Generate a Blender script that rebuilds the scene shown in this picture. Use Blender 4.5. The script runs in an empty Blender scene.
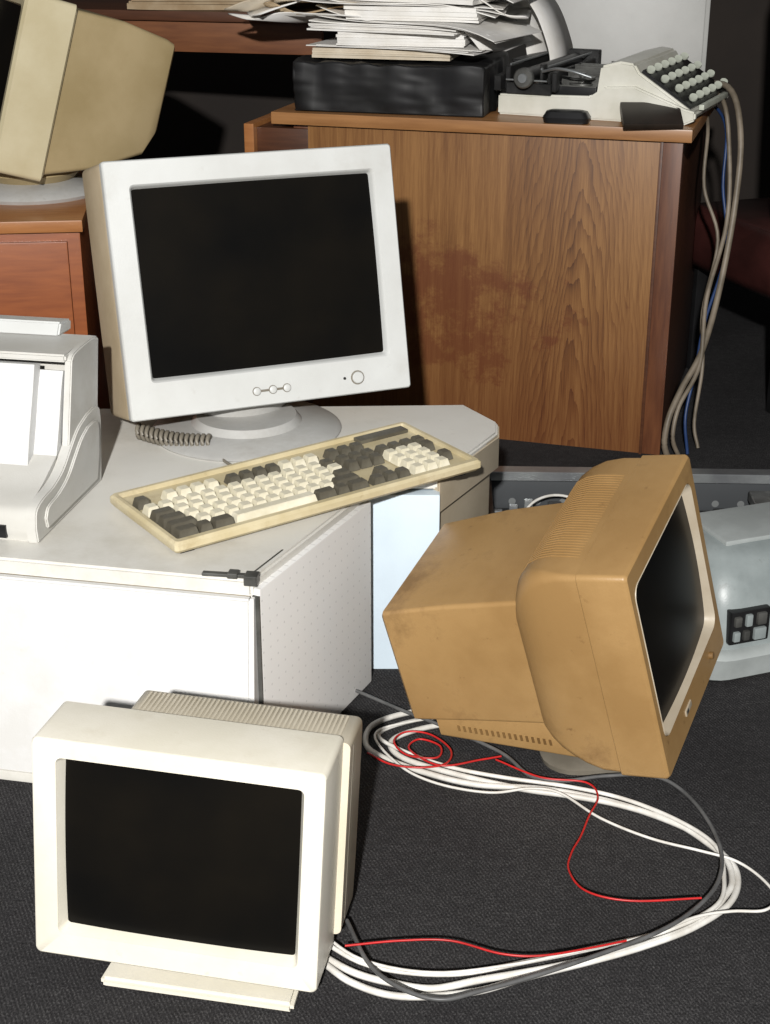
import bpy, bmesh, math, random
from mathutils import Matrix, Vector, Euler, noise
random.seed(7)
sc=bpy.context.scene
COL=sc.collection
sc.view_settings.view_transform='Standard'
sc.view_settings.look='None'
sc.view_settings.exposure=0.0

# ---------------------------------------------------------------- materials
def newmat(name):
    m=bpy.data.materials.new(name); m.use_nodes=True
    nt=m.node_tree; b=nt.nodes['Principled BSDF']
    return m,nt,b
class NT:
    def __init__(s,nt): s.nt=nt
    def M(s,op,a,bv=None,c=None,clamp=False):
        x=s.nt.nodes.new('ShaderNodeMath'); x.operation=op; x.use_clamp=clamp
        for i,v in enumerate((a,bv,c)):
            if v is None: continue
            if isinstance(v,(int,float)): x.inputs[i].default_value=v
            else: s.nt.links.new(v,x.inputs[i])
        return x.outputs[0]
    def noise(s,vec,scale,detail=3,rough=.5):
        n=s.nt.nodes.new('ShaderNodeTexNoise'); n.inputs['Scale'].default_value=scale; n.inputs['Detail'].default_value=detail; n.inputs['Roughness'].default_value=rough
        s.nt.links.new(vec,n.inputs['Vector']); return n.outputs['Fac']
    def map(s,vec,sc_):
        m=s.nt.nodes.new('ShaderNodeMapping'); m.inputs['Scale'].default_value=sc_; s.nt.links.new(vec,m.inputs['Vector']); return m.outputs[0]
    def ramp(s,f,stops):
        r=s.nt.nodes.new('ShaderNodeValToRGB'); e=r.color_ramp.elements
        while len(e)<len(stops): e.new(.5)
        for k,(p,c) in enumerate(stops): e[k].position=p; e[k].color=(*c,1)
        s.nt.links.new(f,r.inputs['Fac']); return r.outputs['Color']
    def mix(s,f,a,b):
        x=s.nt.nodes.new('ShaderNodeMix'); x.data_type='RGBA'
        for k,v in (('Factor',f),('A',a),('B',b)):
            if isinstance(v,tuple): x.inputs[k].default_value=(*v,1)
            elif isinstance(v,(int,float)): x.inputs[k].default_value=v
            else: s.nt.links.new(v,x.inputs[k])
        return x.outputs['Result']
def plastic(name,c1,c2=None,rough=.5,scale=6,bump=.02,spec=.4,amt=.55,metal=0,grime=None,gamt=.6,gscale=3.2):
    m,nt,b=newmat(name); k=NT(nt)
    c2=c2 or tuple(v*.82 for v in c1)
    tc=nt.nodes.new('ShaderNodeTexCoord'); o=tc.outputs['Object']
    n=k.noise(o,scale,6,.6)
    col=k.ramp(n,[(.38,c2),(.38+.4*amt+.05,c1)])
    if grime:
        g=k.noise(o,gscale,10,.72); g2=k.noise(o,38,6,.7)
        gm=k.M('MULTIPLY_ADD',g,7.5,-4.05,True); gm2=k.M('MULTIPLY_ADD',g2,9,-5.7,True)
        col=k.mix(k.M('MULTIPLY',k.M('MAXIMUM',gm,gm2),gamt),col,grime)
    nt.links.new(col,b.inputs['Base Color'])
    b.inputs['Roughness'].default_value=rough; b.inputs['Metallic'].default_value=metal
    b.inputs['Specular IOR Level'].default_value=spec
    if bump:
        bp=nt.nodes.new('ShaderNodeBump'); bp.inputs['Strength'].default_value=bump*4; bp.inputs['Distance'].default_value=.002
        nt.links.new(k.noise(o,350,2),bp.inputs['Height']); nt.links.new(bp.outputs['Normal'],b.inputs['Normal'])
    return m
def wood(name,c1,c2,scale=9,stretch=.12,rough=.4,dist=5,horizontal=False):
    m,nt,b=newmat(name); k=NT(nt)
    tc=nt.nodes.new('ShaderNodeTexCoord'); v=k.map(tc.outputs['Object'],(stretch,1,1) if horizontal else (1,1,stretch))
    si=k.M('SINE',k.M('MULTIPLY',k.noise(v,scale,2),dist*14))
    ma=k.M('MULTIPLY_ADD',si,.10,k.noise(v,scale*14,5))
    nt.links.new(k.ramp(ma,[(.25,c2),(.75,c1)]),b.inputs['Base Color']); b.inputs['Roughness'].default_value=rough
    return m
def veneer():
    m,nt,b=newmat('desk_veneer'); k=NT(nt)
    tc=nt.nodes.new('ShaderNodeTexCoord'); o=tc.outputs['Object']
    sx=nt.nodes.new('ShaderNodeSeparateXYZ'); nt.links.new(o,sx.inputs[0])
    warp=k.noise(k.map(o,(1,1,.25)),7,3)
    xx=k.M('ADD',sx.outputs['X'],k.M('MULTIPLY_ADD',warp,.08,.200))
    rad=k.M('SQRT',k.M('ADD',k.M('MULTIPLY',xx,xx),.0007))
    n2=k.noise(k.map(o,(1,1,.12)),24,4)
    f=k.M('ADD',k.M('MULTIPLY',rad,100.0),k.M('MULTIPLY',sx.outputs['Z'],11.0))
    f=k.M('ADD',f,k.M('MULTIPLY',n2,4.0))
    ring=k.M('POWER',k.M('FRACT',f),2.2)
    pores=k.noise(k.map(o,(1,1,.03)),300,3,.75)
    fine=k.noise(k.map(o,(1,1,.04)),60,4,.65)
    broad=k.noise(k.map(o,(1,1,.12)),7,2)
    fade=k.M('MAXIMUM',k.M('MULTIPLY_ADD',rad,-2.6,.56,True),.08)
    v=k.M('MULTIPLY',ring,fade)
    v=k.M('ADD',v,k.M('MULTIPLY_ADD',pores,1.0,-.40)); v=k.M('ADD',v,k.M('MULTIPLY_ADD',fine,1.1,-.50)); v=k.M('ADD',v,k.M('MULTIPLY_ADD',broad,.7,-.28))
    col=k.ramp(v,[(0,(.230,.112,.037)),(.42,(.150,.065,.020)),(.90,(.060,.022,.008))])
    st=k.noise(o,6,12,.75)
    dz=k.M('DIVIDE',k.M('SUBTRACT',sx.outputs['Z'],.31),.15); dx=k.M('DIVIDE',k.M('ADD',sx.outputs['X'],.60),.34)
    e=k.M('SUBTRACT',1.0,k.M('ADD',k.M('MULTIPLY',dz,dz),k.M('MULTIPLY',dx,dx)))
    mk=k.M('ADD',e,k.M('MULTIPLY_ADD',st,9.0,-4.4)); mk=k.M('MULTIPLY',k.M('MULTIPLY',mk,1.1,None,True),.68)
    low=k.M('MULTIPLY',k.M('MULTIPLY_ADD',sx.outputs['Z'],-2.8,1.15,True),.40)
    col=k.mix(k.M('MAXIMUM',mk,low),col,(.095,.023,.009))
    nt.links.new(col,b.inputs['Base Color']); b.inputs['Roughness'].default_value=.42; b.inputs['Specular IOR Level'].default_value=.35
    return m
def carpet():
    m,nt,b=newmat('carpet'); k=NT(nt)
    tc=nt.nodes.new('ShaderNodeTexCoord'); o=tc.outputs['Object']
    n=k.noise(k.map(o,(1,.6,1)),430,3,.65); n2=k.noise(o,3,6,.6); n3=k.noise(o,60,4,.7)
    sx=nt.nodes.new('ShaderNodeSeparateXYZ'); nt.links.new(o,sx.inputs[0])
    rib=k.M('SINE',k.M('MULTIPLY',k.M('MULTIPLY_ADD',sx.outputs['Y'],.45,sx.outputs['X']),1100))
    a=k.M('ADD',k.M('MULTIPLY_ADD',n2,.22,k.M('MULTIPLY',n,.9)),k.M('MULTIPLY_ADD',rib,.05,k.M('MULTIPLY_ADD',n3,.25,-.12)))
    col=k.ramp(a,[(.32,(.009,.009,.009)),(.58,(.028,.027,.028)),(.88,(.105,.103,.102))])
    nt.links.new(col,b.inputs['Base Color'])
    b.inputs['Roughness'].default_value=.95; b.inputs['Specular IOR Level'].default_value=.08
    bp=nt.nodes.new('ShaderNodeBump'); bp.inputs['Strength'].default_value=.6; bp.inputs['Distance'].default_value=.004
    nt.links.new(a,bp.inputs['Height']); nt.links.new(bp.outputs['Normal'],b.inputs['Normal'])
    return m
def perforated(name,c1,c2,s=.016,rad=.13,metal=0):
    m,nt,b=newmat(name); k=NT(nt)
    tc=nt.nodes.new('ShaderNodeTexCoord'); sx=nt.nodes.new('ShaderNodeSeparateXYZ'); nt.links.new(tc.outputs['Object'],sx.inputs[0])
    fx=k.M('SUBTRACT',k.M('FRACT',k.M('DIVIDE',sx.outputs['X'],s)),.5); fz=k.M('SUBTRACT',k.M('FRACT',k.M('DIVIDE',sx.outputs['Z'],s)),.5)
    d=k.M('SQRT',k.M('ADD',k.M('MULTIPLY',fx,fx),k.M('MULTIPLY',fz,fz)))
    g=k.noise(tc.outputs['Object'],5,6)
    base=k.mix(g,tuple(v*.88 for v in c1),c1)
    nt.links.new(k.mix(k.M('LESS_THAN',d,rad),base,c2),b.inputs['Base Color']); b.inputs['Roughness'].default_value=.55; b.inputs['Metallic'].default_value=metal
    return m

M_cream=plastic('cream_plastic',(.66,.63,.555),(.58,.55,.46),.42,5,grime=(.40,.34,.24),gamt=.4)
M_creamrib=plastic('cream_ribbed_plastic',(.56,.51,.41),(.48,.43,.33),.5,6)
M_lgrey=plastic('light_grey_plastic',(.53,.54,.53),(.47,.475,.46),.42,4,grime=(.32,.30,.26),gamt=.3)
M_standgrey=plastic('stand_grey_plastic',(.42,.42,.405),(.34,.335,.32),.45,6,grime=(.22,.20,.17),gamt=.4)
M_beigeedge=plastic('yellowed_plastic',(.38,.31,.215),(.30,.24,.155),.5,6)
M_tan=plastic('tan_aged_plastic',(.42,.265,.112),(.265,.155,.058),.42,4,.03,amt=1.0,grime=(.13,.068,.025),gamt=.7,gscale=4.0)
M_tanlight=plastic('pale_rim_plastic',(.40,.355,.28),(.32,.27,.20),.45,7)
M_tandark=plastic('tan_dark_plastic',(.19,.11,.04),(.12,.065,.022),.5,7)
M_beige=plastic('beige_plastic',(.50,.445,.30),(.43,.37,.23),.5,5)
M_beige2=plastic('dark_beige_plastic',(.34,.265,.145),(.27,.205,.10),.5,5)
M_white=plastic('white_enamel',(.61,.61,.605),(.57,.565,.55),.38,3,grime=(.44,.42,.37),gamt=.3)
M_bluew=plastic('bluish_white_plastic',(.54,.63,.70),(.48,.56,.63),.35,3)
M_stone=plastic('stone_plastic',(.50,.43,.32),(.40,.335,.24),.5,5)
M_stonedk=plastic('grimy_stone_plastic',(.20,.18,.145),(.13,.115,.09),.5,8)
M_top=plastic('cabinet_top_plastic',(.66,.65,.61),(.58,.565,.52),.42,3.5,amt=.9,grime=(.36,.33,.26),gamt=.35)
M_print=plastic('printer_plastic',(.53,.525,.50),(.46,.45,.415),.4,4,grime=(.30,.27,.21),gamt=.35)
M_guide=plastic('printer_white_plastic',(.57,.575,.57),(.52,.52,.51),.4,4)
M_perf=perforated('perforated_plastic',(.74,.73,.71),(.55,.54,.53),.021,.09)
M_kb=plastic('keyboard_case_plastic',(.54,.475,.32),(.43,.36,.21),.5,8,grime=(.27,.20,.10),gamt=.45,gscale=9)
M_keyl=plastic('key_cream',(.66,.62,.50),(.54,.50,.375),.45,30)
M_keyd=plastic('key_dark',(.105,.096,.073),(.07,.062,.045),.45,30)
M_black=plastic('black_plastic',(.012,.012,.013),(.006,.006,.006),.35,6)
M_blackgloss=plastic('black_vinyl_film',(.010,.010,.011),(.005,.005,.005),.5,9,.0,spec=.28)
M_dark=plastic('dark_metal',(.05,.05,.05),(.02,.02,.02),.45,20,metal=.6)
M_greymetal=plastic('grey_metal',(.16,.16,.15),(.08,.08,.075),.4,20,metal=.6)
M_steel=plastic('galvanised_steel',(.36,.38,.38),(.24,.25,.26),.35,10,metal=.7)
M_steelperf=perforated('perforated_steel',(.07,.075,.08),(.20,.21,.21),.055,.14,.5)
M_paper=plastic('paper_white',(.72,.71,.69),(.62,.60,.56),.8,12,0)
M_paper2=plastic('paper_cream',(.58,.52,.42),(.46,.39,.29),.8,12,0)
M_brownpaper=plastic('brown_paper',(.36,.28,.18),(.26,.18,.10),.8,12,0)
M_white2=plastic('typewriter_enamel',(.60,.59,.53),(.48,.47,.40),.4,8)
M_pale=plastic('pale_green_keys',(.48,.50,.43),(.36,.38,.32),.4,20)
M_cabw=plastic('cable_white',(.64,.63,.60),(.48,.46,.42),.4,25,0)
M_cabg=plastic('cable_grey',(.10,.10,.10),(.06,.06,.06),.45,25,0)
M_cabr=plastic('cable_red',(.45,.012,.012),(.32,.01,.01),.4,25,0)
M_cabb=plastic('cable_blue',(.02,.045,.13),(.012,.03,.09),.45,25,0)
M_cabtan=plastic('cable_tan',(.20,.165,.125),(.11,.09,.065),.5,14,0)
M_ggrey=plastic('blue_grey_plastic',(.25,.28,.28),(.18,.205,.205),.38,9,grime=(.10,.10,.09),gamt=.4)
M_ggrey2=plastic('pale_grey_plastic',(.33,.355,.35),(.26,.28,.275),.38,9)
M_wood=veneer()
M_woodtop=wood('desk_top_veneer',(.32,.155,.058),(.20,.088,.029),5,.1,.35,2,True)
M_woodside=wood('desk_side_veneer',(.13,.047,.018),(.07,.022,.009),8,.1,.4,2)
M_redwood=wood('red_cabinet_wood',(.27,.078,.02),(.17,.042,.011),6,.12,.35,1,True)
M_redtop=wood('cabinet_top_wood',(.34,.145,.05),(.24,.09,.028),6,.12,.3,1,True)
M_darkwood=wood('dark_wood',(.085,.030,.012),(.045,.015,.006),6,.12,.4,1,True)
M_midwood=wood('brown_table_wood',(.18,.068,.025),(.11,.037,.014),6,.12,.4,1,True)
M_maroon=plastic('maroon_leatherette',(.050,.015,.013),(.024,.008,.007),.38,5)
M_carpet=carpet()
M_wall=plastic('dark_wall',(.020,.014,.010),(.012,.008,.006),.8,2)
M_board=plastic('grey_board',(.36,.36,.345),(.29,.29,.275),.4,3)
M_brown=plastic('brown_leather',(.02,.013,.009),(.012,.008,.005),.4,20)
def glass():
    m,nt,b=newmat('screen_glass'); k=NT(nt)
    tc=nt.nodes.new('ShaderNodeTexCoord')
    n=k.noise(tc.outputs['Object'],5,4)
    nt.links.new(k.ramp(n,[(.3,(.0030,.0030,.0030)),(.7,(.0070,.0058,.0042))]),b.inputs['Base Color'])
    b.inputs['Specular IOR Level'].default_value=.07; b.inputs['Roughness'].default_value=.28
    return m
M_glass=glass()

# ---------------------------------------------------------------- helpers
WM={}
def T(x=0,y=0,z=0,yaw=0,tilt=0,roll=0):
    return Matrix.Translation((x,y,z))@Matrix.Rotation(yaw,4,'Z')@Matrix.Rotation(roll,4,'Y')@Matrix.Rotation(tilt,4,'X')
def D(a): return math.radians(a)
def meshobj(name,verts,faces,mat,smooth=35):
    me=bpy.data.meshes.new(name); me.from_pydata([tuple(v) for v in verts],[],faces); 
    bm=bmesh.new(); bm.from_mesh(me); bmesh.ops.recalc_face_normals(bm,faces=bm.faces); bm.to_mesh(me); bm.free()
    if smooth:
        for p in me.polygons: p.use_smooth=True
        me.set_sharp_from_angle(angle=D(smooth))
    me.materials.append(mat); o=bpy.data.objects.new(name,me); COL.objects.link(o); return o
def thing(name,label,cat,M,group=None):
    o=bpy.data.objects.new(name,None); o.empty_display_size=.05; COL.objects.link(o); o.matrix_world=M; WM[o.name]=M.copy()
    o['label']=label; o['category']=cat
    if group: o['group']=group
    return o
def top(o,label,cat,M=None,group=None):
    if M is not None: o.matrix_world=M
    WM[o.name]=(M or Matrix()).copy(); o['label']=label; o['category']=cat
    if group: o['group']=group
    return o
def part(o,parent,W,label=None):
    o.parent=parent; o.matrix_basis=WM[parent.name].inverted()@W; WM[o.name]=W.copy()
    if label: o['label']=label
    return o
def box(name,x0,x1,y0,y1,z0,z1,mat,bev=.004,seg=2):
    bm=bmesh.new(); bmesh.ops.create_cube(bm,size=1)
    for v in bm.verts: v.co=Vector(((x0+x1)/2+v.co.x*(x1-x0),(y0+y1)/2+v.co.y*(y1-y0),(z0+z1)/2+v.co.z*(z1-z0)))
    if bev: bmesh.ops.bevel(bm,geom=bm.edges[:],offset=bev,segments=seg,affect='EDGES',profile=.7)
    me=bpy.data.meshes.new(name); bm.to_mesh(me); bm.free()
    for p in me.polygons: p.use_smooth=True
    me.set_sharp_from_angle(angle=D(40)); me.materials.append(mat)
    o=bpy.data.objects.new(name,me); COL.objects.link(o); return o
def boxes(name,lst,mat,bev=0):
    bm=bmesh.new()
    for (x0,x1,y0,y1,z0,z1) in lst:
        r=bmesh.ops.create_cube(bm,size=1)
        for v in r['verts']: v.co=Vector(((x0+x1)/2+v.co.x*(x1-x0),(y0+y1)/2+v.co.y*(y1-y0),(z0+z1)/2+v.co.z*(z1-z0)))
    if bev: bmesh.ops.bevel(bm,geom=bm.edges[:],offset=bev,segments=1,affect='EDGES')
    me=bpy.data.meshes.new(name); bm.to_mesh(me); bm.free(); me.materials.append(mat)
    o=bpy.data.objects.new(name,me); COL.objects.link(o); return o
def prism(name,poly,a0,a1,mat,axis='z',bev=.004):
    def P(p,a):
        return {'z':(p[0],p[1],a),'x':(a,p[0],p[1]),'y':(p[0],a,p[1])}[axis]
    bm=bmesh.new(); lo=[bm.verts.new(P(p,a0)) for p in poly]; hi=[bm.verts.new(P(p,a1)) for p in poly]
    bm.faces.new(lo); bm.faces.new(hi[::-1]); n=len(poly)
    for i in range(n): bm.faces.new((lo[i],hi[i],hi[(i+1)%n],lo[(i+1)%n]))
    bmesh.ops.recalc_face_normals(bm,faces=bm.faces)
    if bev:
        bmesh.ops.bevel(bm,geom=[e for e in bm.edges if e.calc_face_angle(0)>D(25)],offset=bev,segments=2,affect='EDGES')
    me=bpy.data.meshes.new(name); bm.to_mesh(me); bm.free()
    for p in me.polygons: p.use_smooth=True
    me.set_sharp_from_angle(angle=D(32)); me.materials.append(mat)
    o=bpy.data.objects.new(name,me); COL.objects.link(o); return o
def rr(x0,x1,z0,z1,r,n=5):
    pts=[]
    for cx,cz,a0 in ((x1-r,z1-r,0),(x0+r,z1-r,90),(x0+r,z0+r,180),(x1-r,z0+r,270)):
        for i in range(n+1):
            a=D(a0+90*i/n); pts.append((cx+r*math.cos(a),cz+r*math.sin(a)))
    return pts
def loft(name,secs,mat,cap0=True,cap1=True,axis='y',smooth=35):
    V=[];Fc=[]
    for s in secs:
        y=s[0]
        for (x,z) in rr(*s[1:]):
            V.append((x,y,z) if axis=='y' else (x,z,y))
    m=24
    for k in range(len(secs)-1):
        for i in range(m):
            j=(i+1)%m; Fc.append((k*m+i,k*m+j,(k+1)*m+j,(k+1)*m+i))
    if cap0: Fc.append(tuple(range(m)))
    if cap1: Fc.append(tuple((len(secs)-1)*m+i for i in range(m)))
    return meshobj(name,V,Fc,mat,smooth)
def bulge(name,x0,x1,z0,z1,y,b,mat,n=14):
    V=[];Fc=[]
    for i in range(n+1):
        for j in range(n+1):
            u=2*i/n-1; v=2*j/n-1
            V.append((x0+(x1-x0)*i/n, y-b*(1-(u*u+v*v)/2), z0+(z1-z0)*j/n))
    for i in range(n):
        for j in range(n):
            a=i*(n+1)+j; Fc.append((a,a+1,a+n+2,a+n+1))
    return meshobj(name,V,Fc,mat,80)
def lathe(name,prof,mat,n=40,axis='z',c=(0,0,0),smooth=35):
    V=[];Fc=[]
    for (r,z) in prof:
        for i in range(n):
            a=2*math.pi*i/n
            p=(r*math.cos(a),r*math.sin(a),z) if axis=='z' else ((r*math.cos(a),z,r*math.sin(a)) if axis=='y' else (z,r*math.cos(a),r*math.sin(a)))
            V.append((p[0]+c[0],p[1]+c[1],p[2]+c[2]))
    for k in range(len(prof)-1):
        for i in range(n):
            j=(i+1)%n; Fc.append((k*n+i,k*n+j,(k+1)*n+j,(k+1)*n+i))
    Fc.append(tuple(range(n))); Fc.append(tuple((len(prof)-1)*n+i for i in range(n)))
    return meshobj(name,V,Fc,mat,smooth)
def catmull(P,k=7):
    P=[Vector(p) for p in P]; Q=[P[0]*2-P[1]]+P+[P[-1]*2-P[-2]]; out=[]
    for i in range(1,len(Q)-2):
        a,b,c,d=Q[i-1:i+3]
        for s in range(k):
            t=s/k; out.append(.5*((2*b)+(-a+c)*t+(2*a-5*b+4*c-d)*t*t+(-a+3*b-3*c+d)*t**3))
    out.append(P[-1]); return out
def tube(name,P,r,mat,k=7,n=8,smoothpath=True):
    pts=catmull(P,k) if smoothpath else [Vector(p) for p in P]
    V=[];Fc=[];up=Vector((0,0,1))
    for i,p in enumerate(pts):
        t=(pts[min(i+1,len(pts)-1)]-pts[max(i-1,0)]).normalized()
        s=t.cross(up)
        if s.length<.05: s=t.cross(Vector((1,0,0)))
        s.normalize(); w=s.cross(t)
        for j in range(n):
            a=2*math.pi*j/n; V.append(p+s*math.cos(a)*r+w*math.sin(a)*r)
    for i in range(len(pts)-1):
        for j in range(n):
            q=(j+1)%n; Fc.append((i*n+j,i*n+q,(i+1)*n+q,(i+1)*n+j))
    Fc.append(tuple(range(n))); Fc.append(tuple((len(pts)-1)*n+j for j in range(n)))
    return meshobj(name,V,Fc,mat,60)
def wrapped(o,amp,freq,seed):
    bm=bmesh.new(); bm.from_mesh(o.data); bmesh.ops.subdivide_edges(bm,edges=bm.edges[:],cuts=19,use_grid_fill=True)
    for v in bm.verts:
        c=v.co
        k=(abs(noise.noise(Vector((c.x*freq,c.y*freq,c.z*freq*.5))+Vector((seed,0,0))))-.22)*amp*2.2+abs(noise.noise(c*freq*2.7))*amp*.6
        if c.z>.004:
            n=Vector((c.x*.3,c.y,0)); n=n.normalized() if n.length>0 else n
            v.co=c+n*k+Vector((0,0,k*.8 if c.z>.08 else 0))
    bm.to_mesh(o.data); bm.free()
    for p in o.data.polygons: p.use_smooth=True
    return o

# ---------------------------------------------------------------- setting
fl=box('floor',-3,3.5,-1,6,-.1,0,M_carpet,0); fl['kind']='structure'
wb=box('wall_back',-3,3.5,5.2,5.3,0,3,M_wall,0); wb['kind']='structure'
wr=box('wall_right',1.9,2.0,2.2,5.2,0,3,M_wall,0); wr['kind']='structure'
wl=box('wall_left',-2.6,-2.5,2.2,5.2,0,3,M_wall,0); wl['kind']='structure'

# ---------------------------------------------------------------- front cream monitor
W=T(-.260,1.484,.037,-.172,-.089,.040)
r=thing('computer_monitor','small cream tube monitor standing on the carpet, dark screen','monitor',T(-.235,1.58,0,-.2))
h,w_=.299,.180
part(loft('front_bezel',[(.016,-.1425,.1475,.039,.2685,.004),(.002,-.1475,.1525,.0345,.2735,.006),(0,-.1485,.1535,.0335,.2745,.007),(-.0025,-.1495,.1545,.0325,.2755,.008),(-.003,-w_+.0035,w_-.0035,.003,h-.003,.006),(-.0015,-w_+.001,w_-.001,.001,h-.001,.008),(.0015,-w_,w_,0,h,.008),(.10,-w_,w_,0,h,.008),(.103,-w_+.003,w_-.003,.003,h-.003,.008)],M_cream),r,W)
part(bulge('screen',-.144,.149,.038,.270,.015,.006,M_glass),r,W,'dark glass screen')
part(loft('rear_housing',[(.098,-.10,w_+.009,.02,h-.008,.008),(.178,-.10,w_+.009,.02,h-.010,.008),(.186,-.099,w_+.008,.022,h-.014,.010),(.24,-.090,w_,.03,h-.07,.02),(.33,-.06,w_-.03,.05,h-.12,.03),(.345,-.05,w_-.04,.06,h-.13,.03)],M_creamrib),r,W,'yellowed rear housing')
lst=[(-.088+i*.0060,-.088+i*.0060+.0030,.108,.172,h-.011,h-.0078) for i in range(44)]
part(boxes('top_vent_ridges',lst,M_creamrib),r,W)
part(boxes('side_seam',[(w_+.008,w_+.0096,.120,.123,.03,h-.02)],M_stonedk),r,W)
part(prism('stand_base',[(-.125,0),(.125,0),(.115,.22),(-.115,.22)],0,.015,M_cream,'z',.005),r,T(-.235,1.474,0,-.2))
part(lathe('stand_neck',[(.07,.012),(.075,.03),(.06,.06)],M_creamrib),r,T(-.20,1.60,0))

# ---------------------------------------------------------------- large grey monitor
W=T(-.193,2.522,.421,.395,-.244,.005)
r=thing('computer_monitor','large light grey tube monitor on round stand on white copier','monitor',T(-.25,2.575,.36))
h,w_=.437,.261
part(loft('front_bezel',[(.014,-.212,.217,.070,.388,.004),(.003,-.215,.220,.066,.392,.006),(-.001,-.217,.222,.064,.394,.007),(-.003,-.219,.224,.062,.396,.008),(-.003,-w_+.003,w_-.003,.0025,h-.0025,.005),(-.001,-w_+.001,w_-.001,.001,h-.001,.006),(.002,-w_,w_,0,h,.006),(.016,-w_,w_,0,h,.006)],M_lgrey,True,False),r,W)
part(bulge('screen',-.214,.219,.068,.390,.012,.005,M_glass),r,W,'dark glass screen')
part(loft('side_shell',[(.014,-w_+.001,w_-.001,.001,h-.001,.008),(.018,-w_-.002,w_,0,h-.001,.009),(.115,-w_-.010,w_+.002,.002,h-.002,.012),(.122,-w_+.006,w_-.006,.02,h-.01,.02)],M_beigeedge,False),r,W,'yellowed shell behind the bezel')
part(loft('rear_housing',[(.12,-.225,.225,.035,.41,.04),(.2,-.2,.2,.06,.38,.05),(.36,-.14,.14,.10,.32,.04),(.37,-.12,.12,.12,.3,.04)],M_beigeedge),r,W)
c=(.157,-.003,.030)
part(lathe('power_button',[(.0105,.0),(.0105,-.004),(.009,-.0055)],M_lgrey,24,'y',c),r,W)
part(lathe('power_button_ring',[(.0128,.0),(.0128,-.0012),(.0108,-.0012)],M_stonedk,24,'y',c),r,W,'dark ring around the power button')
part(lathe('indicator_light',[(.0025,.0),(.0025,-.002)],M_dark,12,'y',(.132,-.003,.031)),r,W)
for bx in (-.034,-.004,.022):
    part(lathe('menu_button_rim',[(.0078,0),(.0078,-.0010),(.0062,-.0010)],M_stonedk,20,'y',(bx,-.003,.027)),r,W,'dark rim')
    part(lathe('menu_button',[(.0066,0),(.0066,-.003),(.005,-.004)],M_lgrey,20,'y',(bx,-.003,.027)),r,W)
part(box('menu_button_bar',-.027,.016,-.0052,-.003,.0250,.0290,M_stonedk,.001),r,W)
ST=T(-.25,2.56,.36)
part(lathe('stand_base',[(.168,0),(.171,.004),(.163,.009),(.10,.018),(.09,.03)],M_standgrey,56),r,ST,'greyish round foot')
part(lathe('stand_neck',[(.088,.0),(.10,.03),(.105,.06),(.10,.085)],M_standgrey,48),r,T(-.275,2.635,.375))

# ---------------------------------------------------------------- tan monitor
W=T(.4826,2.031,.102,1.144,-.194,-.198)
r=thing('computer_monitor','yellowed tan tube monitor tipped over its base on the carpet','monitor',T(.335,2.05,0))
w_=.171; zb=-.014; zt=.348
def fr(y,e,rad): return (y,-w_+e,w_-e,zb+e,zt-e,rad)
part(loft('front_bezel',[(.012,-.154,.146,.048,.315,.020),(-.0035,-.155,.147,.047,.316,.020),fr(-.003,.004,.006),fr(0,.001,.008),fr(.003,0,.008),fr(.070,0,.008),fr(.0715,.002,.008)],M_tan,False,False),r,W)
part(loft('screen_surround',[(.016,-.146,.137,.055,.307,.014),(.006,-.150,.141,.052,.310,.018),(.001,-.152,.1435,.0495,.3125,.020),(-.0045,-.1535,.1455,.0480,.3150,.020),(-.001,-.1545,.1465,.0475,.3155,.020)],M_tanlight,False,False),r,W,'thin pale inner rim')
part(bulge('screen',-.151,.142,.051,.312,.012,.011,M_glass),r,W,'dark glass screen')
SH=[(.070,-w_+.003,w_-.003,zb+.003,zt-.003,.008),(.10,-w_+.003,w_-.003,zb+.004,zt-.0015,.010),(.125,-w_+.004,.164,-.004,zt-.001,.016),(.145,-.166,.159,.004,zt-.005,.024),(.162,-.163,.152,.012,zt-.014,.030),(.176,-.158,.144,.022,zt-.031,.034),(.186,-.152,.136,.034,zt-.054,.036),(.19,-.146,.13,.042,zt-.07,.036)]
part(loft('middle_housing',SH,M_tan,False,smooth=50),r,W)
part(loft('rear_housing',[(.16,-.152,.135,.062,.290,.007),(.30,-.151,.126,.056,.276,.007),(.412,-.148,.112,.048,.258,.006),(.418,-.142,.105,.055,.25,.006)],M_tan),r,W)
part(loft('lower_housing',[(.15,-.145,.12,-.008,.066,.006),(.375,-.145,.11,.016,.06,.006)],M_tan),r,W)
vents=[]
for i in range(17):
    y=.185+i*.0095; z0=.012+ (y-.15)*.1
    vents.append((-.1462,-.144,y,y+.004,z0,z0+.011))
part(boxes('vent_slots',vents,M_tandark),r,W,'row of dark vent slots')
V=[];Fc=[]
pr=[(.082,zt-.0025),(.10,zt-.0009),(.125,zt-.0005),(.145,zt-.0045),(.162,zt-.0135),(.176,zt-.0305)]
for i in range(34):
    x=-.118+i*.0068
    b=len(V)
    for (yy,zz) in pr:
        V+= [(x,yy,zz-.001),(x,yy,zz+.0006),(x+.003,yy,zz+.0006),(x+.003,yy,zz-.001)]
    for k in range(len(pr)-1):
        a=b+4*k
        Fc+=[(a,a+4,a+5,a+1),(a+1,a+5,a+6,a+2),(a+2,a+6,a+7,a+3)]
part(meshobj('hood_ridges',V,Fc,M_tan,0),r,W)
part(box('badge',-.06,-.03,-.0055,-.002,.018,.028,M_tanlight,.001),r,W)
part(box('badge_mark',-.057,-.048,-.0062,-.005,.020,.026,M_greymetal,.0005),r,W)
part(lathe('brightness_knob',[(.006,0),(.006,-.006),(.005,-.007)],M_tandark,16,'y',(.09,-.003,.022)),r,W)
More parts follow.
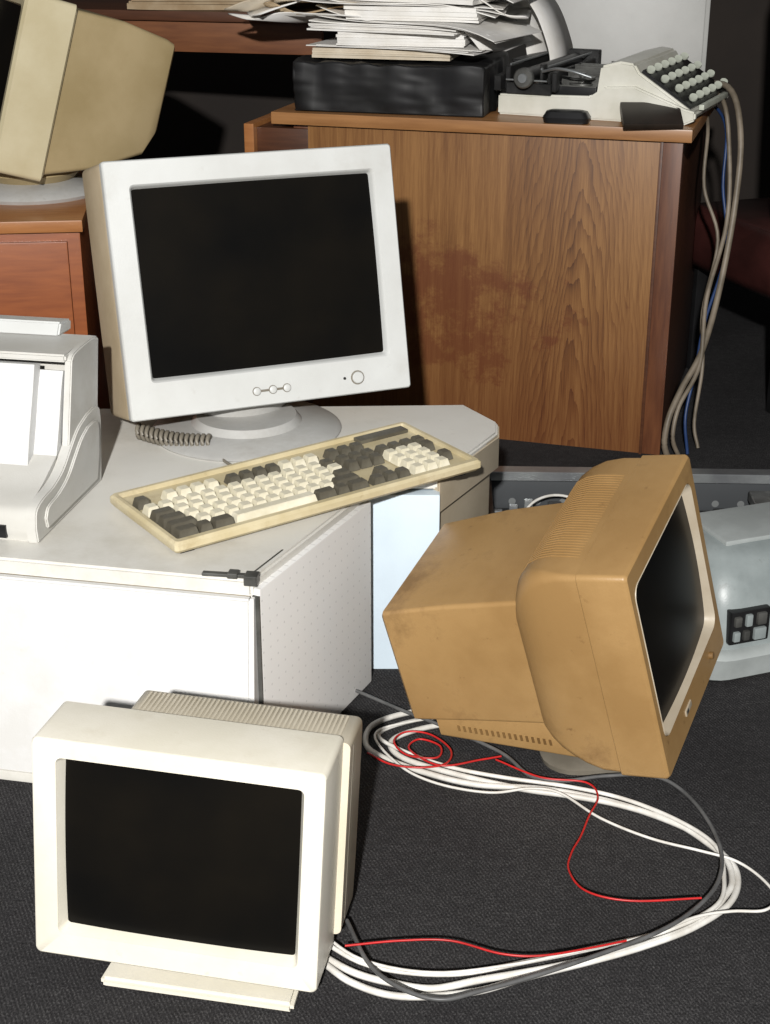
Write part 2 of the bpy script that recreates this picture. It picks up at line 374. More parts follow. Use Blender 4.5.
part(loft('stand_base',[(0,-.12,.09,-.075,.09,.05),(.009,-.122,.092,-.077,.092,.05),(.014,-.11,.08,-.065,.08,.05)],M_stonedk,axis='z'),r,T(.365,2.060,0,D(4)),'grimy stone coloured base plate')
part(lathe('stand_neck',[(.06,.012),(.075,.03),(.07,.065)],M_tandark,40),r,T(.33,2.09,0))

# ---------------------------------------------------------------- beige monitor on wooden cabinet
W=T(-.925,3.42,.70,D(-65),D(-17),0)
r=thing('computer_monitor','beige tube monitor on swivel stand on reddish wooden cabinet','monitor',T(-.80,3.43,.62))
w_,h=.20,.38
part(loft('front_bezel',[(.02,-.15,.15,.06,.34,.012),(.002,-.16,.16,.05,.35,.015),(-.002,-w_+.008,w_-.008,.008,h-.008,.009),(.004,-w_,w_,0,h,.010),(.105,-w_,w_,0,h,.010),(.11,-w_+.006,w_-.006,.006,h-.006,.010)],M_beige),r,W)
part(bulge('screen',-.165,.165,.045,.355,.012,.01,M_glass),r,W,'dark glass screen')
part(loft('rear_housing',[(.105,-w_+.012,w_-.012,.012,h-.01,.010),(.22,-.17,.18,.050,.374,.010),(.325,-.145,.165,.105,.362,.010),(.345,-.13,.158,.150,.356,.010),(.35,-.12,.15,.160,.35,.010)],M_beige2),r,W,'darker beige tapered rear housing')
part(lathe('stand_neck',[(.09,.03),(.11,.05),(.10,.075)],M_beige2,40),r,T(-.80,3.43,.62))
part(lathe('stand_base',[(.15,0),(.155,.008),(.145,.018),(.09,.034)],M_standgrey,48),r,T(-.80,3.43,.62))

# ---------------------------------------------------------------- reddish wooden cabinet
W=T(-.635,3.14,0,D(6))
r=thing('wooden_cabinet','low reddish wooden cabinet standing behind the printer','cabinet',W)
part(box('cabinet_top',-.80,0,-.015,.60,.595,.62,M_redtop,.003),r,W)
part(box('body',-.79,-.008,0,.59,.02,.594,M_redwood,.003),r,W)
part(box('door',-.78,-.035,-.012,-.001,.05,.575,M_redwood,.003),r,W)

# ---------------------------------------------------------------- office copier
r=thing('office_copier','white office copier lying low, cluttered top, perforated side panel','copier',T(-.4,2.3,0))
I=Matrix()
foot=[(-1.05,2.103),(-.190,1.926),(-.03,2.265),(-.03,2.335),(.093,2.335),(.203,2.545),(.207,2.60),(.150,2.70),(-1.05,2.66)]
part(prism('body',[(-1.04,2.115),(-.200,1.945),(-.042,2.275),(-.04,2.345),(.086,2.345),(.190,2.545),(.195,2.595),(.140,2.68),(-1.04,2.65)],.012,.325,M_stone,'z',.003),r,I)
part(prism('top_cover',foot,.334,.36,M_top,'z',.004),r,I)
part(prism('corner_trim',[(.091,2.330),(.206,2.543),(.210,2.602),(.175,2.66),(.19,2.60),(.188,2.555),(.080,2.345)],.29,.354,M_stone,'z',.003),r,I,'beige trim strip around the corner')
a=math.atan2(1.926-2.103,-.190+1.05)
Lf=math.hypot(.860,.177)
Wf=T(-1.05,2.103,0,a)
part(prism('front_panel',[(-.040,.018),(-.008,.333),(.006,.333),(.006,.018)],0,Lf-.001,M_white,'x',.003),r,Wf)
part(box('plinth',0,Lf-.03,-.039,.006,.0,.017,M_top,.002),r,Wf)
a2=math.atan2(2.265-1.926,-.03+.190); L2=math.hypot(.160,.339)
Ws=T(-.190,1.926,0,a2)
part(box('perforated_side_panel',.006,L2-.004,-.010,.006,.01,.345,M_perf,.003),r,Ws,'light panel with rows of small holes')
part(prism('corner_post',[(-.036,.02),(-.004,.333),(.010,.333),(.010,.02)],-.002,.0035,M_white,'x',.0005),r,T(-.190,1.926,0,a))
part(box('gap_strip',.0035,.0065,-.0095,.002,.03,.335,M_greymetal,.0005),r,Ws,'dark seam at the corner')
part(box('panel_gap_strip',0,L2*.30,.010,.0125,.3592,.3608,M_greymetal,.0),r,Ws,'dark seam along the top edge')
part(box('inner_panel',-.028,.092,2.318,2.345,.0,.331,M_bluew,.003),r,I,'bluish white glossy panel')
part(boxes('latch',[(-.068,.012,-.010,.000,.360,.365),(-.03,-.015,-.014,.004,.360,.368),(-.005,.014,-.018,.004,.352,.367)],M_greymetal,.001),r,T(-.194,1.942,0,D(-8)),'small metal hinge arm')

# ---------------------------------------------------------------- keyboard
KW=T(-.072,2.164,.3740,D(35),D(1.0),D(-.6))
r=thing('computer_keyboard','pale beige keyboard with cream and dark grey keys on the copier','keyboard',KW)
kw,kd=.572,.225
part(loft('case',[(-.006,-kw/2+.004,kw/2-.004,.006,kd-.004,.006),(.0,-kw/2,kw/2,0,kd,.006),(.009,-kw/2,kw/2,0,kd,.006),(.0135,-kw/2+.004,kw/2-.004,.004,kd-.004,.006),(.0135,-kw/2+.010,kw/2-.010,.013,kd-.010,.004),(.006,-kw/2+.011,kw/2-.011,.014,kd-.011,.004)],M_kb,axis='z'),r,KW)
part(box('indicator_panel',kw/2-.118,kw/2-.018,kd-.038,kd-.016,.006,.0125,M_keyd,.001),r,KW,'dark indicator strip')
for fx in (-.26,.25):
    for fy in (.02,.20): part(box('rubber_foot',fx-.012,fx+.012,fy-.007,fy+.007,-.0125,-.004,M_black,.002),r,KW)
keymesh={}
u=.0246; ky=.0250
def key(wd,dark,x,y):
    k=(round(wd,3),dark)
    if k not in keymesh:
        bm=bmesh.new(); bmesh.ops.create_cube(bm,size=1); hw=wd/2-.0008; hd=ky/2-.0008
        for v in bm.verts:
            t=v.co.z>0
            v.co=Vector(((hw-(.0036 if t else 0))*(1 if v.co.x>0 else -1),(hd-(.0036 if t else 0))*(1 if v.co.y>0 else -1)+(.0006 if t else 0),.0145 if t else 0))
        bmesh.ops.bevel(bm,geom=bm.edges[:],offset=.0008,segments=2,affect='EDGES')
        me=bpy.data.meshes.new('key'); bm.to_mesh(me); bm.free(); me.materials.append(M_keyd if dark else M_keyl)
        for p in me.polygons: p.use_smooth=True
        me.set_sharp_from_angle(angle=D(40)); keymesh[k]=me
    o=bpy.data.objects.new('key',keymesh[k]); COL.objects.link(o)
    part(o,r,KW@T(x,y,.0075))
    return o
x0=-kw/2+.014; y0=.028
rows=[
 [(1.5,1),(1,1),(1.5,1),(6,0),(1.5,1),(1,1),(1.5,1)],
 [(2,1)]+[(1,0)]*10+[(2.0,1)],
 [(1.75,1)]+[(1,0)]*11+[(1.25,1)],
 [(1.5,1)]+[(1,0)]*12,
 [(1,0)]*13+[(1,1)],
]
for j,row in enumerate(rows):
    tot=sum(k[0] for k in row); x=x0
    sc_=14.0/tot
    for (wd,dk) in row:
        key(wd*u*sc_,bool(dk),x+wd*u*sc_/2,y0+j*ky); x+=wd*u*sc_
yf=y0+5*ky+.009
for g,st in enumerate((0,2,6.6,10.6)):
    n=1 if g==0 else (4 if g<3 else 3)
    for i in range(n): key(u,g in (0,2) ,x0+(st+i+.5)*u,yf)
xn=x0+14.3*u
for i in range(3):
    for j in (3,4): key(u,True,xn+(i+.5)*u,y0+j*ky)
    key(u,True,xn+(i+.5)*u,y0)
    key(u,True,xn+(i+.5)*u,yf)
key(u,True,xn+1.5*u,y0+ky)
xp=xn+3.25*u
for i in range(4):
    for j in range(5):
        if i==3 and j in (0,2): continue
        key(u,(i==3 or j==4),xp+(i+.5)*u,y0+j*ky)

P=[]
N=15*14
for i in range(N+1):
    t=i/N; c=Vector((-.440+.140*t,2.512-.055*t-.02*math.sin(t*3),.375))
    a=2*math.pi*15*t
    P.append(c+Vector((.25,.97,0))*.012*math.cos(a)+Vector((0,0,.012))*math.sin(a))
o=tube('coiled_cord',P,.0036,M_stonedk,n=6,smoothpath=False)
top(o,'coiled grey keyboard cord lying by the monitor stand','cord')
top(tube('thin_cable',[(-.30,2.45,.364),(-.26,2.37,.364),(-.20,2.35,.364),(-.14,2.36,.364),(-.08,2.42,.364),(-.04,2.47,.364)],.0026,M_stonedk),'thin grey cable between monitor stand and keyboard','cable')

# ---------------------------------------------------------------- printer
PW=T(-.52,2.055,.36,D(-11))
r=thing('inkjet_printer','white desktop inkjet printer with upright paper feeder on copier','printer',PW)
def arc(pts): return [(p.x,p.y) for p in catmull([(a,b,0) for a,b in pts],4)]
cheek=[(0,0),(.262,0),(.272,.05)]+arc([(.280,.100),(.276,.124),(.255,.130)])+arc([(.225,.128),(.185,.118),(.150,.098),(.115,.076),(.075,.064),(.030,.060),(.004,.050),(-.003,.025)])
part(prism('side_cover',cheek,-.018,0,M_print,'x',.002),r,PW)
inset=[(.03,.012),(.235,.012),(.250,.05)]+arc([(.258,.09),(.254,.108),(.240,.113)])+arc([(.215,.112),(.185,.102),(.155,.084),(.120,.062),(.080,.050),(.04,.045),(.026,.03)])
part(prism('side_cover_inset',inset,0,.005,M_print,'x',.002),r,PW)
part(prism('body',[(.27,0),(.27,.112)]+arc([(.17,.104),(.12,.086),(.07,.066),(.03,.056),(.008,.046),(.001,.02),(.006,0)]),-.46,-.018,M_print,'x',.0),r,PW)
part(box('output_slot',-.44,-.050,-.003,.01,.006,.026,M_black,.001),r,PW,'dark paper output slot')
part(prism('feeder_back',[(.20,.10),(.275,.10),(.305,.232),(.235,.232)],-.46,-.010,M_print,'x',.004),r,PW)
part(prism('feeder_lid',[(.285,.235),(.34,.232),(.345,.250),(.30,.256)],-.45,-.065,M_lgrey,'x',.003),r,PW)
part(prism('feeder_side_wall',[(.150,.100)]+[(.275,.10),(.305,.232)]+arc([(.298,.238),(.25,.239),(.205,.236),(.190,.228)]),-.016,-.004,M_print,'x',.002),r,PW)
part(prism('paper_guide',arc([(.128,.082),(.150,.13),(.172,.185),(.186,.212)])+arc([(.200,.208),(.186,.18),(.166,.128),(.146,.082)]),-.062,-.018,M_guide,'x',.0),r,PW)
part(prism('paper_guide',arc([(.106,.078),(.126,.13),(.150,.185),(.166,.226)])+arc([(.188,.222),(.172,.18),(.150,.128),(.130,.078)]),-.34,-.056,M_guide,'x',.0),r,PW)
part(prism('feeder_top',[(.183,.226),(.30,.226),(.306,.236),(.185,.238)],-.46,-.012,M_print,'x',.003),r,PW)

# ---------------------------------------------------------------- big wooden desk
DY=D(-16.6)
DW=T(.674,3.35,0,DY)
r=thing('wooden_desk','large wood veneer desk with worn stained panel and cluttered top','desk',DW)
part(box('desk_top',-.985,0,0,.80,.742,.77,M_woodtop,.003),r,DW)
part(box('front_panel',-.90,-.066,.02,.042,.0,.741,M_wood,.001),r,DW,'brown veneer panel with water stains')
part(box('side_post',-.065,-.020,.018,.036,.0,.741,M_woodside,.003),r,DW,'reddish side post')
part(box('side_panel',-.054,-.034,.037,.78,.0,.741,M_darkwood,.003),r,DW)  # right side in shadow: its shade is put into the darker wood colour
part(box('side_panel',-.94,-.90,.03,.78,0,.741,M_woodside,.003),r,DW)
part(box('edge_strip',-.070,-.063,.012,.02,0,.741,M_darkwood,.001),r,DW)
part(box('drawer',-1.03,-.90,.02,.42,.62,.73,M_darkwood,.003),r,DW,'open drawer sticking out')
part(box('drawer_front',-1.055,-1.03,-.0,.44,.61,.74,M_redtop,.003),r,DW)

def DL(x,y,z,yaw=0): return DW@T(x,y,z,yaw)
B=DL(-.71,.19,.77,D(2))
top(wrapped(box('wrapped_bundle',-.232,.225,-.155,.15,0,.112,M_blackgloss,.008,3),.009,13,3),'wide flat package wrapped in black plastic film','bundle',B)
def bundle(w,d,n,th,seed,mat,curl=0,jit=.008,gap=.98,droop=0,name='paper_stack'):
    rd=random.Random(seed); V=[];Fc=[]; z=0; nx=12
    for k in range(n):
        dx,dy,an=rd.uniform(-jit,jit),rd.uniform(-jit,jit),rd.uniform(-.03,.03)*(jit/.008)
        cc=curl*rd.uniform(.1,1.4); dd=droop*rd.uniform(.3,1.3); ph=rd.uniform(0,6)
        t=th*rd.uniform(.6,1.4); base=len(V)
        for zz in (z,z+t*gap):
            for i in range(nx+1):
                for yy in (-d/2,d/2):
                    x=-w/2+w*i/nx; s=abs(i/nx*2-1)
                    cz=cc*(s**3)*(.4+.6*k/n) if i<nx/2 else -dd*(s**3)
                    cz+=.15*curl*math.sin(ph+i*.8)*s*(k/n)
                    X=x*math.cos(an)-yy*math.sin(an)+dx; Y=x*math.sin(an)+yy*math.cos(an)+dy
                    V.append((X,Y,zz+cz))
        m=(nx+1)*2
        for i in range(nx):
            a=base+i*2; Fc.append((a,a+1,a+3,a+2)); b=a+m; Fc.append((b,b+2,b+3,b+1))
            Fc.append((a,a+2,b+2,b)); Fc.append((a+1,b+1,b+3,a+3))
        Fc.append((base,base+m,base+m+1,base+1)); e=base+nx*2; Fc.append((e,e+1,e+m+1,e+m))
        z+=t
    return meshobj(name,V,Fc,mat,0),z
z=.77+.120
specs=[(.33,.25,4,.007,1,M_paper2,0,-.74,.19,3,0,.003),(.40,.27,3,.0022,2,M_paper,.0,-.70,.18,-5,.004,.02),(.30,.24,5,.0065,3,M_paper,.0,-.70,.19,6,0,.003),(.36,.26,6,.003,4,M_paper,.004,-.72,.18,-3,.004,.006),(.46,.27,3,.0018,14,M_paper,.03,-.66,.18,-10,.03,.02),(.31,.25,4,.008,5,M_paper,.003,-.67,.19,4,.002,.004),(.48,.27,3,.002,6,M_paper,.05,-.72,.19,8,.02,.02),(.33,.26,4,.008,8,M_paper,.006,-.66,.20,-6,.004,.006),(.50,.27,4,.0022,9,M_paper,.06,-.68,.19,3,.05,.025),(.35,.26,4,.008,12,M_paper2,.01,-.68,.19,-5,.005,.006)]
for (w,d,n,th,sd,mt,cu,px,py,an,dr,jt) in specs:
    o,hh=bundle(w,d,n,th,sd,mt,cu,jt,.97,dr); top(o,'stack of loose paper documents piled on the black bundle','paper stack',DL(px,py,z,D(an)),'papers piled on the desk'); z+=hh+.001
def sheet(pts,d,off,yaw,sk=.25,mat=None,lab='curled white paper sheets drooping around the paper pile'):
    pts=catmull([(a,0,b) for a,b in pts],5); V=[];Fc=[]
    for p in pts:
        for yy in (-d/2,0,d/2): V.append((p.x+yy*sk,yy,p.z+abs(yy)*.12))
    for i in range(len(pts)-1):
        for q in (0,1): Fc.append((3*i+q,3*i+q+1,3*i+q+4,3*i+q+3))
    o=meshobj('curled_paper',V,Fc,mat or M_paper,60); sm=o.modifiers.new('t','SOLIDIFY'); sm.thickness=.003
    top(o,lab,'paper',DL(*off,yaw),'curled sheets around the paper pile')
sheet([(-.16,.27),(-.08,.28),(0,.25),(.05,.20),(.085,.12),(.095,.07)],.17,(-.46,.40,.775),D(6))
sheet([(-.14,.235),(-.08,.24),(-.02,.21),(.02,.15),(.04,.07),(.04,.05)],.15,(-.45,.42,.775),D(-6))
sheet([(-.16,.21),(-.08,.225),(-.02,.20),(.03,.16),(.06,.13)],.24,(-.52,.20,.775),D(-12),.1)
sheet([(-.16,.25),(-.08,.262),(-.02,.24),(.04,.205),(.09,.20)],.24,(-.51,.22,.775),D(14),.1)
BR='creased brown paper sheet spilling off the paper pile'
sheet([(-.20,.190),(-.13,.180),(-.05,.198),(.04,.200),(.14,.200)],.24,(-.85,.17,.775),D(-14),.5)
sheet([(-.20,.225),(-.13,.200),(-.04,.215),(.04,.218),(.14,.221)],.22,(-.87,.20,.775),D(12),-.4,M_brownpaper,BR)
sheet([(-.19,.205),(-.12,.228),(-.04,.232),(.06,.228),(.14,.228)],.22,(-.89,.16,.775),D(-4),.3,M_paper2)
sheet([(-.22,.200),(-.15,.222),(-.06,.242),(.04,.238),(.14,.238)],.20,(-.87,.20,.775),D(22),-.2)
sheet([(-.19,.235),(-.12,.250),(-.04,.250),(.06,.246),(.14,.246)],.22,(-.88,.17,.775),D(4),.3,M_brownpaper,BR)

# typewriter
TW=DL(-.462,.130,.77,D(-8))
r=thing('typewriter','cream portable typewriter with pale round keys on the wooden desk','typewriter',TW)
part(prism('body',[(0,.004),(.435,.004),(.458,.014),(.460,.026),(.330,.108),(.318,.126),(.285,.130),(.240,.118),(.232,.050),(0,.042)],0,.36,M_white2,'y',.005),r,TW)
part(prism('side_wall',[(0,0),(.440,0),(.466,.012),(.466,.030),(.440,.036),(.325,.078),(.255,.074),(.222,.052),(0,.046)],-.012,.006,M_white2,'y',.004),r,TW)
part(prism('key_bed',[(.333,.108),(.450,.034),(.453,.038),(.336,.113)],.008,.35,M_black,'y',.0),r,TW,'black key bed')
part(box('type_basket',.10,.230,.01,.34,.045,.068,M_black,.004),r,TW,'black type mechanism')
tb=[]
for i in range(14):
    y=.012+i*.024
    tb.append((.130+.010*(i%2),.228,y,y+.006,.068,.0705+.030*math.sin(math.pi*i/13)))
part(boxes('type_bars',tb,M_greymetal),r,TW,'steel type bars')
part(lathe('platen',[(.019,-.02),(.019,.37)],M_black,24,'y',(.070,0,.088)),r,TW,'black rubber platen')
part(lathe('platen_knob',[(.020,-.050),(.023,-.047),(.023,-.034),(.012,-.03),(.012,-.018)],M_greymetal,24,'y',(.072,0,.088)),r,TW)
part(lathe('platen_knob_cap',[(.010,-.053),(.011,-.050)],M_steel,20,'y',(.072,0,.088)),r,TW)
part(boxes('carriage_frame',[(.02,.13,-.016,-.008,.048,.074),(.012,.024,0,.35,.055,.108),(.115,.122,0,.35,.070,.096),(.02,.13,.35,.37,.045,.115),(-.005,.012,-.03,.02,.055,.090),(-.01,.024,.10,.30,.106,.112),(.13,.142,-.015,.01,.056,.100),(.10,.108,-.012,.02,.07,.116)],M_dark,.002),r,TW)
part(boxes('carriage_rail',[(.03,.034,-.02,.36,.112,.117),(.104,.108,-.02,.36,.104,.109),(.02,.12,-.019,-.016,.078,.082)],M_steel,.001),r,TW)
for sy in (.045,.30):
    part(lathe('ribbon_spool',[(.030,.0),(.030,.004),(.012,.005),(.012,.012),(.030,.013),(.030,.017),(.008,.018),(.008,.026)],M_greymetal,24,'z',(.185,sy,.070)),r,TW)
part(tube('return_lever',[(.11,-.02,.102),(.15,-.045,.112),(.19,-.055,.110),(.235,-.05,.098)],.0035,M_steel),r,TW)
tk=None
sl=math.atan2(.074,.117)
for j in range(4):
    for i in range(6):
        x=.348+j*.031; zz=.103-j*.031*math.tan(sl); y=.022+i*.060+j*.010
        if tk is None:
            tk=lathe('key',[(.003,-.008),(.003,.010),(.0092,.011),(.0102,.014),(.0092,.018),(.0070,.0175)],M_pale,18); o=tk
        else:
            o=bpy.data.objects.new('key',tk.data); COL.objects.link(o)
        part(o,r,TW@T(x,y,zz,0,D(34),sl*.7))
part(box('space_bar',-.006,.006,.06,.30,.0,.012,M_pale,.003),r,TW@T(.462,0,.026))
o=box('leather_wallet',-.066,.066,-.052,.052,0,.014,M_brown,.004); 
top(o,'flat black leather wallet resting on the desk corner','wallet',DL(-.096,.030,.787,D(14))@Matrix.Rotation(D(19),4,'X'))
o=loft('pocket_radio',[(0,-.050,.050,-.026,.026,.014),(.012,-.053,.053,-.028,.028,.014),(.024,-.046,.046,-.022,.022,.014),(.027,-.036,.036,-.012,.012,.01)],M_black,axis='z')
top(o,'small black plastic gadget lying on the desk edge','gadget',DL(-.285,.032,.771,D(2)))

# ---------------------------------------------------------------- back things
W=T(.3,4.35,0,D(-10))
r=thing('metal_locker','grey metal cabinet standing behind the wooden desk','cabinet',W)
part(box('body',0,.585,0,.4,0,1.5,M_board,.004),r,W)
part(box('door',.012,.573,-.012,-.001,.05,.985,M_board,.004),r,W)
part(box('drawer_front',.012,.573,-.012,-.001,1.00,1.45,M_board,.004),r,W)
W=T(-.15,4.05,0,D(-14))
r=thing('wooden_table','dark reddish wooden table behind the monitors','table',W)
part(box('table_top',-1.1,0,0,.5,.93,.955,M_darkwood,.003),r,W)
part(box('apron',-1.08,-.02,.02,.04,.85,.929,M_midwood,.003),r,W)
for x in (-1.05,-.07):
    for y in (.04,.44): part(box('leg',x,x+.05,y,y+.04,0,.85,M_darkwood,.003),r,W)
o,hh=bundle(.34,.24,3,.012,21,M_brownpaper,.01,.015); top(o,'worn stack of old brown folders on the dark table','paper stack',W@T(-.40,.14,.956,D(15)))
W=T(1.235,3.72,0,D(20))
r=thing('office_armchair','dark maroon leatherette chair standing beside the desk','chair',W)
part(loft('backrest',[(.30,-.25,.25,-.09,.05,.03),(.36,-.29,.29,-.11,.05,.04),(.80,-.30,.30,-.07,.08,.045),(1.15,-.29,.29,-.01,.12,.04),(1.34,-.22,.22,.04,.14,.03)],M_maroon,axis='z',smooth=60),r,W)
part(loft('seat',[(.30,-.26,.26,.02,.50,.04),(.33,-.28,.28,.0,.52,.05),(.43,-.28,.28,.0,.52,.05),(.46,-.25,.25,.03,.49,.04)],M_maroon,axis='z',smooth=60),r,W)
for x in (-.24,.20):
    for y in (.02,.44): part(box('leg',x,x+.04,y,y+.04,0,.31,M_black,.004),r,W)

def hang(pts,rad,mat,lab,g='cables hanging beside the desk'):
    top(tube('hanging_cable',[(a-.038,b,c) for a,b,c in pts],rad,mat),lab,'cable',None,g)
hang([(.80,3.86,.80),(.855,3.68,.82),(.876,3.60,.72),(.868,3.56,.56),(.836,3.5,.38),(.79,3.42,.25),(.738,3.37,.17),(.706,3.335,.11),(.698,3.325,.05),(.710,3.33,.009)],.0075,M_cabtan,'thick tan cable hanging down beside the desk')
hang([(.79,3.84,.79),(.835,3.66,.80),(.853,3.60,.68),(.850,3.55,.52),(.80,3.47,.36),(.782,3.40,.22),(.730,3.35,.13),(.718,3.33,.06),(.738,3.34,.009)],.0055,M_cabtan,'greyish tan cable hanging down beside the desk')
hang([(.82,3.88,.79),(.85,3.66,.74),(.845,3.60,.60),(.855,3.55,.46),(.80,3.47,.30),(.775,3.41,.20),(.752,3.37,.10),(.762,3.36,.009)],.004,M_cabb,'thin blue cable hanging down beside the desk')
hang([(.84,3.9,.78),(.81,3.66,.73),(.80,3.6,.60),(.835,3.56,.48),(.80,3.50,.32),(.80,3.45,.20),(.785,3.42,.07),(.795,3.40,.009)],.0045,M_cabtan,'thin tan cable hanging down beside the desk')

# ---------------------------------------------------------------- open computer chassis
W=T(.575,2.88,0,D(-2))
r=thing('computer_chassis','open metal computer chassis lying on the floor','computer case',W)
part(boxes('frame',[(-.36,.42,-.20,-.19,0,.05),(-.36,-.35,-.19,.13,0,.085),(.41,.42,-.19,.13,0,.085),(-.36,.42,-.19,.13,.0,.006)],M_dark,.001),r,W)
part(boxes('top_rail',[(-.36,.42,.12,.155,.093,.100),(-.36,.42,.118,.121,.080,.100)],M_steel,.001),r,W,'thin galvanised steel rail')
part(box('perforated_rail',-.36,.42,.13,.145,0,.092,M_steelperf,.001),r,W,'dark perforated steel wall')
part(boxes('circuit_board',[(-.34,.40,-.18,.12,.012,.016)]+[(x,x+random.uniform(.02,.06),y,y+random.uniform(.02,.05),.016,.016+random.uniform(.01,.04)) for x in [-.3+.07*i for i in range(9)] for y in (-.14,-.05,.03)],M_dark,.001),r,W,'dark circuit board with components')
part(boxes('drive_bracket',[(.20,.40,-.10,.10,.05,.072),(.20,.22,-.102,-.10,.03,.05),(.30,.38,.02,.06,.072,.085)],M_greymetal,.002),r,W)
for i in range(9):
    part(box('metal_connector',-.345+.032*i,-.345+.032*i+.018,.045,.058,.016,.040+.012*(i%3),M_steel,.002),r,W)
part(tube('ribbon_wire',[(-.30,.0,.03),(-.26,.03,.07),(-.20,.05,.075),(-.12,.03,.05),(-.08,.0,.03)],.003,M_cabw),r,W)

# ---------------------------------------------------------------- grey office machine
W=T(.548,2.240,0,D(20))
r=thing('adding_machine','blue grey moulded office machine with black sockets on the carpet','office machine',W)
part(loft('lower_body',[(.0,.008,.34,.02,.26,.04),(.010,.0,.34,.006,.27,.05),(.038,-.002,.34,0,.27,.055),(.052,-.004,.34,-.004,.27,.055),(.058,.0,.34,.002,.27,.05),(.062,.010,.335,.014,.265,.045)],M_ggrey2,axis='z',smooth=40),r,W,'paler rounded lower body')
part(loft('upper_body',[(.060,.012,.332,.016,.265,.05),(.130,.014,.33,.020,.265,.055),(.160,.018,.328,.030,.264,.055),(.185,.026,.320,.046,.260,.055),(.204,.038,.31,.064,.255,.05),(.214,.056,.295,.084,.245,.045),(.218,.075,.28,.10,.23,.035)],M_ggrey,axis='z',smooth=50),r,W)
part(box('socket_panel',.045,.122,.010,.03,.074,.136,M_black,.004),r,W,'dark socket panel')
lst=[(.050,.062,.082,.100),(.069,.081,.082,.100),(.090,.113,.080,.102),(.050,.063,.110,.128),(.072,.084,.108,.130),(.094,.112,.108,.130)]
for i,(a_,b_,c_,d_) in enumerate(lst):
    part(box('switch',a_,b_,.004,.014,c_,d_,M_greymetal if i%2 else M_ggrey,.003),r,W)
part(box('vent_recess',.16,.30,.012,.03,.085,.115,M_dark,.003),r,W)
part(box('lid',.08,.27,.10,.23,.216,.226,M_ggrey2,.004),r,W)

# ---------------------------------------------------------------- floor cables
def fcable(name,s,rad,mat,lab,z=None):
    z=z or rad+.001
    top(tube(name,[(a/100,b/100,z) for a,b in s],rad,mat),lab,'cable',None,'cables on the carpet')
wA=[(22,214),(12,217),(4,216),(-2,212),(-3,206),(0,202),(7,197.5),(14,194.6),(24,193.4),(32,190.8),(39,187),(45,182),(48,176.5),(48,171),(46,167),(41.5,161.6),(34,157.4),(28,155),(20,152.6),(12,150.6),(6,149),(1,150),(-4,152),(-9,156)]
wB=[(24,212),(14,213),(6,211),(1,207),(3,202),(12,197),(21,193.4),(28,191.6),(35,189.2),(42,185),(46,180),(49.0,173.5),(47,166.5),(41,161),(33.5,157),(26,154),(18,151.2),(11,148.4),(2,147.6),(-4,150),(-8,154)]
wC=[(22,216),(10,214),(2,211),(-1,207.5),(3,203),(10,198.5),(18,195.6),(28,193.0),(36,189.6),(43,184),(47,178),(46.8,171),(44.5,164.6),(37,159.4),(28,156.2),(18,153.2),(8,150.8),(-2,152.5),(-9,158)]
fcable('network_cable',wA,.0048,M_cabw,'thick white cable looping across the dark carpet')
fcable('network_cable',wB,.0046,M_cabw,'thick white cable looping across the dark carpet')
fcable('network_cable',wC,.0032,M_cabw,'white cable looping across the dark carpet',.0125)
thin=[(16,214),(4,211),(-1.6,207),(2.3,198),(8,193),(15.7,190.6),(21.9,191.7),(26.3,190.4),(31.4,184),(37.9,179),(44.5,176),(48.9,173.7),(51.6,169.8),(52.6,165.5),(50.4,162.8),(46,162.6),(41,161.4),(34,157.6),(26,155),(16,152),(6,150.5),(-3,153),(-9,159)]
fcable('thin_cable',thin,.0021,M_cabw,'thin white cable trailing over the cable loop',.0180)
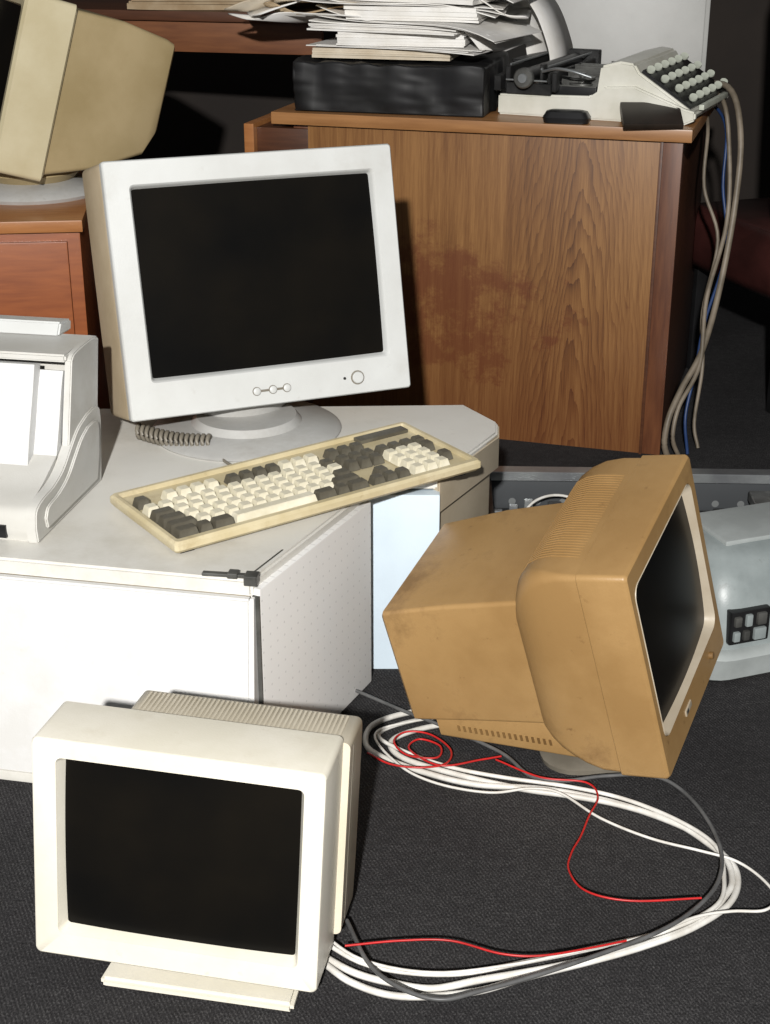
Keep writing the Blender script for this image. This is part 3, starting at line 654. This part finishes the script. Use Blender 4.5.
grey=[(-7,222),(2.5,214),(9,209),(18,201),(22,194.5),(27,193),(33,194.2),(39.7,194.5),(43.5,192),(46.3,185),(47.2,175.5),(45,167.6),(40,161.3),(34.3,157),(27.4,153.4),(19.4,149.6),(11.7,146.5),(6.7,145),(2,147),(-2,151.5),(-5,160)]
fcable('power_cable',grey,.0030,M_cabg,'dark grey cable winding over the white loop',.0235)
red=[(-2.7,200),(.8,196.8),(5.4,195.8),(9.4,197),(10.2,201),(7.2,205.4),(3.4,206.2),(1.4,203.4),(3.4,199.4),(8.0,198.6),(8.6,202),(5.4,204),(3.8,201),(8.4,196.4),(14.7,198),(18,199)]
fcable('signal_wire',red,.0016,M_cabr,'thin red wire coiled on the white cables',.0285)
red2=[(17.1,198),(23.5,193.1),(30.2,191.7),(31.5,187.8),(29.6,183),(27.8,178),(26.0,174),(25.2,170),(27,165.5),(32.7,163.4),(42.2,164)]
fcable('signal_wire',red2,.0015,M_cabr,'thin red wire crossing the carpet inside the loop',.0288)
red3=[(-5.1,154.3),(1.9,155.3),(8.4,155.3),(14.6,152.8),(19.7,152.4),(26.2,153.9),(30.9,155.3)]
fcable('signal_wire',red3,.0015,M_cabr,'thin red wire lying along the white cables',.0288)

# ---------------------------------------------------------------- light
def area(loc,tgt,size,power,col):
    l=bpy.data.lights.new('lamp','AREA'); l.shape='DISK'; l.size=size; l.energy=power; l.color=col
    o=bpy.data.objects.new('lamp',l); COL.objects.link(o); o.location=loc
    o.rotation_euler=(Vector(tgt)-Vector(loc)).to_track_quat('-Z','Y').to_euler(); return o
area((-.25,-1.7,2.25),(.05,2.6,.3),.10,345,(1,.98,.95))
w=bpy.data.worlds.new('world'); sc.world=w; w.use_nodes=True
w.node_tree.nodes['Background'].inputs['Color'].default_value=(.92,.96,1,1); w.node_tree.nodes['Background'].inputs['Strength'].default_value=.18

cam=bpy.data.cameras.new('camera'); co=bpy.data.objects.new('camera',cam); COL.objects.link(co)
cam.sensor_fit='VERTICAL'; cam.sensor_height=24; cam.lens=24*1500/1024
co.location=(0,0,1.284); co.rotation_euler=(D(67),0,0); sc.camera=co
